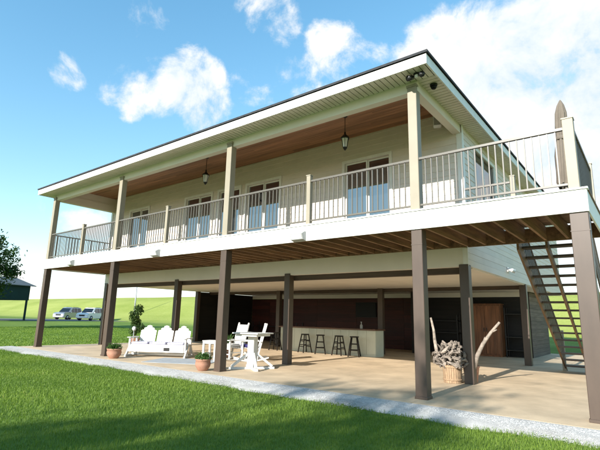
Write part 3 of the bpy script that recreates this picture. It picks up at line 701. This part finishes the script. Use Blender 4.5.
def pot(label, loc, r, h, kind):
    t = thing('terracotta_pot', label, 'pot', loc, group='terracotta pots on the patio edge')
    p = lathe('bowl', t, 'terracotta', [(r*.55, 0), (r*.62, .01), (r*.92, h*.35), (r, h*.6), (r*.93, h*.86), (r*1.0, h*.88), (r*1.02, h), (r*.90, h), (r*.86, h*.88)], (0, 0, 0), 24)
    lathe('soil', t, 'soil', [(r*.85, h*.86), (r*.4, h*.93), (.01, h*.95)], (0, 0, 0), 16)
    V, tn = leaf_blades(46, r*1.5, h*1.5, .018, .85, zb=h*.85); V2, t2 = small_leaves(420, (0, 0, h*1.12), (r*1.12, r*1.12, h*.36), .032); link('plant', quads_mesh(np.concatenate([V, V2]), 'plant_leaf', np.concatenate([tn, t2])), t)
    return t
pot('round terracotta pot with a leafy green plant in front of the second brown post', (-12.05, -.12, 0), .225, .30, 0)
pot('round terracotta pot with leafy greens left of the middle brown post', (-7.76, -.12, 0), .20, .29, 1)
bp = thing('potted_shrub', 'tall bushy dark green shrub in a pot behind the white bench', 'plant', (-16.05, 3.1, 0)); bp.scale = (.85, .85, .9)
lathe('planter', bp, 'terracotta', [(.18, 0), (.24, .38), (.26, .4), (.22, .41)], (0, 0, 0), 18)
v, f = tube([(0, 0, .3), (.02, 0, .8), (0, .03, 1.5)], [.03, .025, .01], 'bark'); link('stem', mesh_from(v, f, 'bark'), bp)
Vs = [small_leaves(240, (random.uniform(-.18, .18), random.uniform(-.18, .18), .75+.15*k), (.26, .26, .22), .055) for k in range(8)]
link('foliage', quads_mesh(np.concatenate([a for a, b in Vs]), 'tree_leaf', np.concatenate([b for a, b in Vs])), bp)
for k, (x, y, lab) in enumerate(((-9.75, 2.5, 'small leafy green potted plant at the right end of the bench'),)):
    t = thing('potted_plant', lab, 'plant', (x, y, 0)); lathe('planter', t, 'terracotta', [(.13, 0), (.18, .3), (.19, .33), (.16, .33)], (0, 0, 0), 16)
    V, tn = leaf_blades(40, .28, .7, .03, .55, zb=.3); link('foliage', quads_mesh(V, 'plant_leaf', tn), t)
# driftwood planter
dp = thing('wood_basket', 'pale round woven basket holding driftwood, beside a brown post', 'basket', (-2.27, 2.72, 0))
lathe('liner', dp, 'basket', [(.185, .0), (.20, .38), (.17, .39), (.16, .30)], (0, 0, 0), 24)
for k in range(26):
    a = 2*math.pi*k/26; bar('stave', dp, 'basket', (.192*math.cos(a), .192*math.sin(a), .005), (.208*math.cos(a), .208*math.sin(a), .40), .042, .016, upv=(math.cos(a), math.sin(a), 0))
for z in (.06, .34): lathe('band', dp, 'basket', [(.209+z*.03, z), (.219+z*.03, z+.005), (.219+z*.03, z+.03), (.209+z*.03, z+.035)], (0, 0, 0), 26)
pot2 = thing('terracotta_planter', 'terracotta planter half hidden behind the brown post right of the driftwood', 'pot', (-1.93, 3.02, 0))
lathe('bowl', pot2, 'terracotta', [(.13, 0), (.18, .34), (.195, .36), (.195, .40), (.16, .40), (.155, .34)], (0, 0, 0), 20); lathe('soil', pot2, 'soil', [(.155, .35), (.01, .36)], (0, 0, 0), 12)
V, tn = leaf_blades(26, .22, .45, .025, .6, zb=.34); link('foliage', quads_mesh(V, 'plant_leaf', tn), pot2)
pile = thing('driftwood_pile', 'heap of knotted grey driftwood pieces piled on the basket', 'driftwood', (-2.27, 2.72, .36))
for k in range(120):
    for _ in range(20):
        p = Vector((random.uniform(-.42, .34), random.uniform(-.30, .30), random.uniform(.02, .58)))
        if (p.x+.04)**2/.15+p.y**2/.08+((p.z-.18)/.40)**2 < 1: break
    d = Vector((random.uniform(-1, 1), random.uniform(-1, 1), random.uniform(-.7, .9))).normalized()*random.uniform(.10, .24); q = Vector((random.uniform(-.04, .04), random.uniform(-.04, .04), random.uniform(-.04, .05)))
    r0 = random.uniform(.016, .044); v, f = tube([p-d*.5, p-d*.1+q, p+d*.25+q*.5, p+d*.55-q*.3], [r0*.7, r0*random.uniform(.8, 1.4), r0*random.uniform(.6, 1.2), r0*.3], 'driftwood', 5)
    v = [tuple(Vector(q)+Vector((random.uniform(-1, 1), random.uniform(-1, 1), random.uniform(-1, 1)))*r0*.35) for q in v]
    link('driftwood_piece', mesh_from(v, f, 'driftwood'), pile)
def branch(label, pts, r0, twigs):
    o = Vector(pts[0]); n = len(pts); ps = [Vector(p)-o for p in pts]
    parts = [tube(ps, [r0*(1-.55*i/(n-1)) for i in range(n)], 'driftwood', 8)]
    for (i, d, r) in twigs: parts.append(tube([ps[i], ps[i]+Vector(d)*.6, ps[i]+Vector(d)], [r, r*.8, r*.4], 'driftwood', 6))
    v, f = merge(parts); return tag(link('driftwood_branch', mesh_from(v, f, 'driftwood', True), None, pts[0]), label, 'branch')
branch('tall bleached driftwood branch standing up at the left of the heap', [(-2.50, 2.70, .36), (-2.62, 2.72, .62), (-2.68, 2.75, .95), (-2.70, 2.76, 1.18), (-2.77, 2.78, 1.47)], .054, [(1, (-.06, 0, .2), .02), (3, (-.05, 0, .1), .018)])
branch('tall bleached driftwood branch slanting to the right of the post', [(-1.82, 2.90, .34), (-1.74, 2.90, .62), (-1.60, 2.92, .90), (-1.42, 2.95, 1.16), (-1.22, 2.98, 1.40)], .060, [(2, (.05, 0, .16), .02), (3, (.14, 0, .07), .022)])
# ------------------------------------------------------------------ fittings on the house
def lantern(label, x, y):
    t = thing('porch_lantern', label, 'lantern', (x, y, ZC), group='black hanging porch lanterns')
    lathe('canopy', t, 'black_metal', [(.06, -.02), (.065, -.002)], (0, 0, 0), 14); rod('rod', t, 'black_metal', (0, 0, -.46), (0, 0, -.02), .009)
    lathe('hood', t, 'black_metal', [(.125, -.64), (.13, -.625), (.09, -.58), (.03, -.52), (.025, -.45)], (0, 0, 0), 6, False)
    lathe('glass', t, 'clear_lens', [(.055, -.88), (.098, -.64)], (0, 0, 0), 6, False)
    for k in range(6):
        a = 2*math.pi*k/6; rod('mullion', t, 'black_metal', (.058*math.cos(a), .058*math.sin(a), -.88), (.102*math.cos(a), .102*math.sin(a), -.64), .007)
    lathe('base_cup', t, 'black_metal', [(.012, -.97), (.03, -.945), (.062, -.90), (.066, -.88)], (0, 0, 0), 6, False)
lantern('black glass lantern hanging from the porch ceiling over the right sliding door', -4.39, 1.37); lantern('black glass lantern hanging from the porch ceiling near the middle post', -9.99, 1.37)
for x, w in ((-15.80, 'left'), (-10.35, 'middle'), (-4.73, 'right')):
    t = thing('floodlight', {'left': 'boxy floodlight on the white deck fascia near the left corner post', 'middle': 'boxy floodlight on the white deck fascia between second and third posts', 'right': 'boxy floodlight on the white deck fascia left of the fourth post'}[w], 'floodlight', (x, -.037, 3.16), group='floodlights on the deck fascia')
    link('housing', mesh_from([(a, b, c) for a in (-.18, .18) for (b, c) in ((0, -.03), (-.12, .0), (-.17, .12), (-.06, .19), (0, .19))], [(4, 3, 2, 1, 0), (5, 6, 7, 8, 9)]+[(i, (i+1) % 5, 5+(i+1) % 5, 5+i) for i in range(5)], 'plastic_grey'), t)
    link('lens', mesh_from([(-.15, -.130, .012), (.15, -.130, .012), (.15, -.172, .108), (-.15, -.172, .108)], [(0, 1, 2, 3)], 'clear_lens'), t)
t = thing('security_light', 'black twin-head floodlight under the eave at the front corner', 'floodlight', (-1.68, -.20, SOF)); lathe('plate', t, 'black_metal', [(.07, -.03), (.075, -.002)], (0, 0, 0), 14)
for s in (-1, 1): rod('arm', t, 'black_metal', (s*.03, 0, -.03), (s*.10, -.03, -.07), .014); rod('head', t, 'black_metal', (s*.09, -.01, -.06), (s*.15, -.12, -.11), .045, .06, 12)
box('sensor', t, 'plastic_white', -.035, .035, -.06, .0, -.10, -.035, .01)
t = thing('security_camera', 'small black dome camera under the right eave', 'camera', (-1.57, .40, SOF)); lathe('mount', t, 'black_metal', [(.075, -.04), (.08, -.002)], (0, 0, 0), 16); lathe('dome', t, 'screen', [(.01, -.115), (.04, -.105), (.06, -.08), (.068, -.041)], (0, 0, 0), 16)
t = thing('porch_speaker', 'small white loudspeaker under the porch ceiling near the corner', 'speaker', (-2.28, 2.45, 6.24), R(20)); box('cabinet', t, 'plastic_white', -.10, .10, -.09, .09, .03, .33, .02); box('grille', t, 'plastic_grey', -.08, .08, -.098, -.091, .05, .31); box('bracket', t, 'plastic_white', -.02, .02, .091, .28, .14, .2)
t = thing('side_floodlight', 'white twin floodlight on the pale side of the house under the deck', 'floodlight', (XR+.02, 6.45, 2.97)); box('plate', t, 'plastic_white', 0, .03, -.07, .07, -.07, .07, .008)
for s in (-1, 1): rod('head', t, 'plastic_white', (.05, s*.05, 0), (.17, s*.13, -.05), .04, .06, 12)
# closed umbrella on the deck
um = thing('closed_umbrella', 'folded tan patio umbrella standing by the right deck corner', 'umbrella', (.47, 1.5, ZD))
rod('pole', um, 'rail_metal', (0, 0, .05), (.10, 0, 2.2), .022); lathe('base', um, 'black_metal', [(.25, 0), (.25, .05), (.05, .09), (.04, .2)], (0, 0, 0), 18)
vs = []; fs = []; prof = [(.42, .11), (.55, .165), (.8, .155), (1.1, .17), (1.35, .15), (1.45, .135), (1.7, .155), (1.95, .14), (2.12, .09), (2.22, .03), (2.25, .004)]; sg = 32
for j, (z, r) in enumerate(prof):
    for i in range(sg):
        a = 2*math.pi*i/sg; rr = r*(1+.20*math.sin(8*a+z*1.4)+.06*math.sin(3*a+z*5)); rr *= .66; vs.append((rr*math.cos(a)+.10*z/2.2, rr*math.sin(a), z+(.05*math.sin(8*a) if j == 0 else 0)))
for j in range(len(prof)-1):
    for i in range(sg): fs.append((j*sg+i, j*sg+(i+1) % sg, (j+1)*sg+(i+1) % sg, (j+1)*sg+i))
link('canopy', mesh_from(vs, fs, 'umbrella_cloth', True), um); lathe('tie_strap', um, 'umbrella_cloth', [(.112, 1.40), (.118, 1.41), (.118, 1.46), (.112, 1.47)], (.064, 0, 0), 20)
# ------------------------------------------------------------------ cars, shed, pole
def make_car(name, label, loc, rz, paint, L_=4.5, Wd=1.85, Hh=1.82):
    c = thing(name, label, 'car', loc, rz, group='cars parked on the driveway')
    hl = L_/2
    low = [(-hl, .45), (-hl+.05, .85), (-hl+.15, 1.0), (hl-1.15, 1.10), (hl-.25, 1.02), (hl-.03, .85), (hl, .45), (hl-.1, .28), (-hl+.1, .28)]
    top = [(-hl+.12, 1.0), (-hl+.42, Hh-.06), (-hl+.75, Hh), (hl-2.05, Hh), (hl-1.8, Hh-.06), (hl-1.08, 1.06)]
    def ext(pts, w0, w1, z_lo, z_hi, m):
        n = len(pts); vs = []
        for s in (-1, 1):
            for (x, z) in pts: t = (z-z_lo)/(z_hi-z_lo); vs.append((x, s*(w0+(w1-w0)*max(0, min(1, t)))/2, z))
        fs = [tuple(range(n)), tuple(range(2*n-1, n-1, -1))]+[(i, i+n, (i+1) % n+n, (i+1) % n) for i in range(n)]
        bm = bmesh.new(); V = [bm.verts.new(v) for v in vs]; [bm.faces.new([V[i] for i in f]) for f in fs]; bmesh.ops.recalc_face_normals(bm, faces=bm.faces)
        bmesh.ops.bevel(bm, geom=bm.edges[:], offset=.05, segments=2, affect='EDGES', clamp_overlap=True); return from_bm(bm, m)
    link('body', ext(low, Wd, Wd-.04, .28, 1.0, paint), c); cab = link('cabin', ext(top, Wd-.06, Wd-.42, 1.0, Hh, paint), c)
    yw = lambda z: (Wd-.06+(-.36)*(z-1.0)/(Hh-1.0))/2+.006
    for s in (-1, 1):
        for (a, b) in (((-hl+.45, -hl+.62), (-hl+1.28, -hl+1.28)), ((-hl+1.36, -hl+1.36), (hl-2.42, hl-2.42)), ((hl-2.34, hl-2.34), (hl-1.55, hl-2.12))):
            q = [(a[0], 1.08), (b[0], 1.08), (b[1], Hh-.12), (a[1], Hh-.12)]; link('side_window', mesh_from([(x, s*yw(z), z) for x, z in q], [(0, 1, 2, 3)], 'car_glass'), cab)
    def quad(nm, p0, p1, w0, w1, m, off):
        (x0, z0), (x1, z1) = p0, p1; link(nm, mesh_from([(x0+off, -w0, z0), (x0+off, w0, z0), (x1+off, w1, z1), (x1+off, -w1, z1)], [(0, 1, 2, 3)], m), cab)
    quad('windscreen', (hl-1.13, 1.14), (hl-1.74, Hh-.12), .78, .68, 'car_glass', .03); quad('rear_window', (-hl+.16, 1.1), (-hl+.40, Hh-.14), .78, .68, 'car_glass', -.02)
    for sx in (-hl+.85, hl-.9):
        for s in (-1, 1):
            w = rod('wheel', c, 'tyre', (sx, s*(Wd/2-.21), .34), (sx, s*(Wd/2+.02), .34), .34, .34, 20)
            r = rod('rim', None, 'rim', (0, 0, -.12), (0, 0, .125), .21, .21, 14); r.parent = w; r.location = (0, 0, 0); r.rotation_euler = (0, 0, 0); r.scale = (1, 1, 1.0)
    for s in (-1, 1):
        box('headlight', c, 'clear_lens', hl-.14, hl+.012, s*.66-.19, s*.66+.19, .66, .82, .03); box('tail_light', c, 'red_lens', -hl-.01, -hl+.1, s*.8-.09, s*.8+.09, .7, 1.02, .02)
        box('mirror', c, paint, hl-1.65, hl-1.45, s*(Wd/2+.06)-.09, s*(Wd/2+.06)+.09, 1.02, 1.18, .03)
    box('grille', c, 'black_metal', hl-.06, hl+.008, -.42, .42, .58, .80, .01); box('bumper', c, paint if paint == 'car_white' else 'plastic_grey', hl-.12, hl+.04, -Wd/2+.08, Wd/2-.08, .34, .55, .03)
    box('roof_rack', cab, 'black_metal', -hl+.9, hl-2.4, -.62, -.58, Hh+.004, Hh+.05); box('roof_rack', cab, 'black_metal', -hl+.9, hl-2.4, .58, .62, Hh+.004, Hh+.05)
def T(x, y): return float(terr(np.float64(x), np.float64(y)))
make_car('parked_car', 'silver blue sport utility car parked left of the white one by the levee', (-69.0, 25.0, T(-69, 25)+.02), R(-62), 'car_silver')
make_car('parked_car', 'white sport utility car parked right of the silver one by the levee', (-63.4, 25.6, T(-63.4, 25.6)+.02), R(-58), 'car_white')
sh = thing('pole_shed', 'open dark green pole shed with a grey metal roof at the left edge', 'shed', (-62.6, 12.7, T(-62, 13)), R(16))
for (x, y) in ((3.4, 1.8), (3.4, -4.5), (3.4, -11), (-3.4, 1.8), (-3.4, -4.5), (-3.4, -11)): box('post', sh, 'shed_metal', x-.09, x+.09, y-.09, y+.09, -.1, 4.2)
for (x0, x1, y0, y1) in ((3.3, 3.5, -11.2, 2.0), (-3.5, -3.3, -11.2, 2.0)): box('side_panel', sh, 'shed_metal', x0, x1, y0, y1, 2.45, 4.35)
link('gable_panel', mesh_from([(-3.29, 2.0, 2.45), (3.29, 2.0, 2.45), (3.29, 2.0, 4.35), (0, 2.0, 5.25), (-3.29, 2.0, 4.35), (-3.29, 1.9, 2.45), (3.29, 1.9, 2.45), (3.29, 1.9, 4.35), (0, 1.9, 5.25), (-3.29, 1.9, 4.35)], [(4, 3, 2, 1, 0), (5, 6, 7, 8, 9), (0, 1, 6, 5)], 'shed_metal'), sh)
link('roof', mesh_from([(-3.9, 2.5, 4.25), (0, 2.5, 5.35), (3.9, 2.5, 4.25), (-3.9, -11.6, 4.25), (0, -11.6, 5.35), (3.9, -11.6, 4.25), (-3.9, 2.5, 4.17), (0, 2.5, 5.27), (3.9, 2.5, 4.17), (-3.9, -11.6, 4.17), (0, -11.6, 5.27), (3.9, -11.6, 4.17)],
     [(0, 1, 4, 3), (1, 2, 5, 4), (6, 9, 10, 7), (7, 10, 11, 8), (0, 6, 7, 1), (1, 7, 8, 2), (3, 4, 10, 9), (4, 5, 11, 10), (2, 8, 11, 5), (0, 3, 9, 6)], 'shed_roof'), sh)
up_ = thing('utility_pole', 'plain grey pole standing behind the potted shrub on the lawn', 'pole', (-64, 33, T(-64, 33)-.3)); rod('shaft', up_, 'galvanised', (0, 0, 0), (0, 0, 5.6), .13, .10, 10); lathe('cap', up_, 'galvanised', [(.12, 5.6), (.12, 5.64), (.02, 5.7)], (0, 0, 0), 10)
# ------------------------------------------------------------------ trees
def tree(name, label, loc, h, crown, nclump, nleaf, lsize, seed, clump_r=.9):
    """crown: (cx,cy,cz, rx,ry,rz) relative to the base"""
    random.seed(seed); t = thing(name, label, 'tree', loc); cx, cy, cz, rx, ry, rz_ = crown
    parts = [tube([(0, 0, -.2), (.05, .02, h*.12), (cx*.3, cy*.3, h*.35), (cx*.7, cy*.7, h*.6), (cx, cy, cz+rz_*.5)], [h*.034, h*.026, h*.02, h*.013, h*.003], 'bark', 10)]
    cl = []
    for k in range(nclump):
        while True:
            p = Vector((random.uniform(-1, 1), random.uniform(-1, 1), random.uniform(-1, 1)))
            if .25 < p.length < 1: break
        q = Vector((cx+p.x*rx, cy+p.y*ry, cz+p.z*rz_)); cl.append(q)
        f_ = random.uniform(.25, .6); st = Vector((cx*f_*1.4, cy*f_*1.4, h*f_)); mid = st.lerp(q, .5)+Vector((0, 0, -.12*rz_))
        parts.append(tube([st, mid, q], [h*.010, h*.006, h*.0018], 'bark', 5))
    v, f = merge(parts); link('trunk', mesh_from(v, f, 'bark', True), t)
    C = np.array([tuple(c) for c in cl]); i = RNG.integers(0, len(C), nleaf); off = RNG.normal(0, 1, (nleaf, 3))*np.array([.42, .42, .30])*clump_r
    V, tn = orient_leaves(C[i]+off, lsize, .6); tn = .35*tn+.65*RNG.random(len(C))[i]
    link('crown', quads_mesh(V, 'tree_leaf', tn), t); return t
tree('shade_tree', 'dark leafy tree cut off by the left edge in front of the shed', (-41, 3.8, T(-41, 3.8)), 8.6, (0, 0, 5.1, 2.9, 3.0, 3.1), 70, 13000, .13, 3, .85)
tree('yard_tree', 'leafy yard tree behind the viewer shading the lawn', (-3.4, -26.2, -.1), 10.5, (0, 0, 7.3, 4.3, 3.2, 2.8), 36, 3000, .15, 5, 1.0)
tree('yard_tree', 'second leafy yard tree behind the viewer shading the patio corner', (-1.9, -27.6, -.1), 14, (0, 0, 10.2, 2.6, 2.2, 3.0), 22, 2300, .16, 8, .95)
# ------------------------------------------------------------------ grass blades
def grass():
    polys = []; tints = []
    def project(P):
        d = P-np.array(CAM); z = d@np.array(fwd); return W/2+FPX*(d@np.array(rt))/z, H/2-FPX*(d@np.array(up))/z, z
    def batch(n, x0, x1, y0, y1, h, w, keep):
        x = RNG.uniform(x0, x1, n); y = RNG.uniform(y0, y1, n); z = terr(x, y); P = np.stack([x, y, z], -1)
        u, v, dz = project(P); edge = -1.13+.07*np.sin(x*1.7)+.05*np.sin(x*4.1+1)+np.abs(RNG.normal(0, .05, n))
        ok = (dz > .3) & (u > -160) & (u < 760) & (v < 640) & keep(x, y) & ~((x > -19.15) & (y > edge) & (y < 16.7) & (x < 3.4))
        P = P[ok]; n = len(P); a = RNG.uniform(0, 6.283, n); lean = RNG.uniform(.1, .75, n)*h; hh = h*RNG.uniform(.55, 1.25, n)
        patch = .5+.5*np.sin(P[:, 0]*1.3+np.sin(P[:, 1]*.9)*2)*np.sin(P[:, 1]*1.1+P[:, 0]*.4)
        hh *= .8+.35*patch
        s = np.stack([-np.sin(a), np.cos(a), np.zeros(n)], -1); d = np.stack([np.cos(a), np.sin(a), np.zeros(n)], -1); ww = (w*RNG.uniform(.6, 1.3, n))[:, None]
        up_ = np.array([0, 0, 1.])
        m = P+d*(lean*.3)[:, None]+up_*(hh*.6)[:, None]; tip = P+d*lean[:, None]+up_*hh[:, None]
        polys.append(np.stack([P-s*ww-up_*.01, P+s*ww-up_*.01, m+s*ww*.7, m-s*ww*.7], 1)); tn = np.clip(.55*RNG.random(n)+.38*patch*RNG.uniform(.6, 1.2, n)+.16*(RNG.random(n) < .05), 0, 1); tints.append(tn)
        polys.append(np.stack([m-s*ww*.7, m+s*ww*.7, tip+s*ww*.06, tip-s*ww*.06], 1)); tints.append(tn)
    dist = lambda x, y: np.hypot(x-CAM.x, y-CAM.y)
    batch(230000, -9, 3.5, -7.6, -1.0, .042, .0030, lambda x, y: dist(x, y) < 7.5)
    batch(220000, -20, 3.5, -7.8, -1.0, .045, .0045, lambda x, y: dist(x, y) >= 7.5)
    batch(90000, -42, -18.6, -8, 16, .06, .012, lambda x, y: x < -15)
    batch(50000, 0.5, 30, -1.2, 24, .06, .012, lambda x, y: (x > 3.4) | (y > 16.7))
    return quads_mesh(np.concatenate(polys), 'grass_blade', np.concatenate(tints))
tag(link('grass', grass(), kind='stuff'), 'short mown green lawn grass in front of and beside the patio', 'grass')
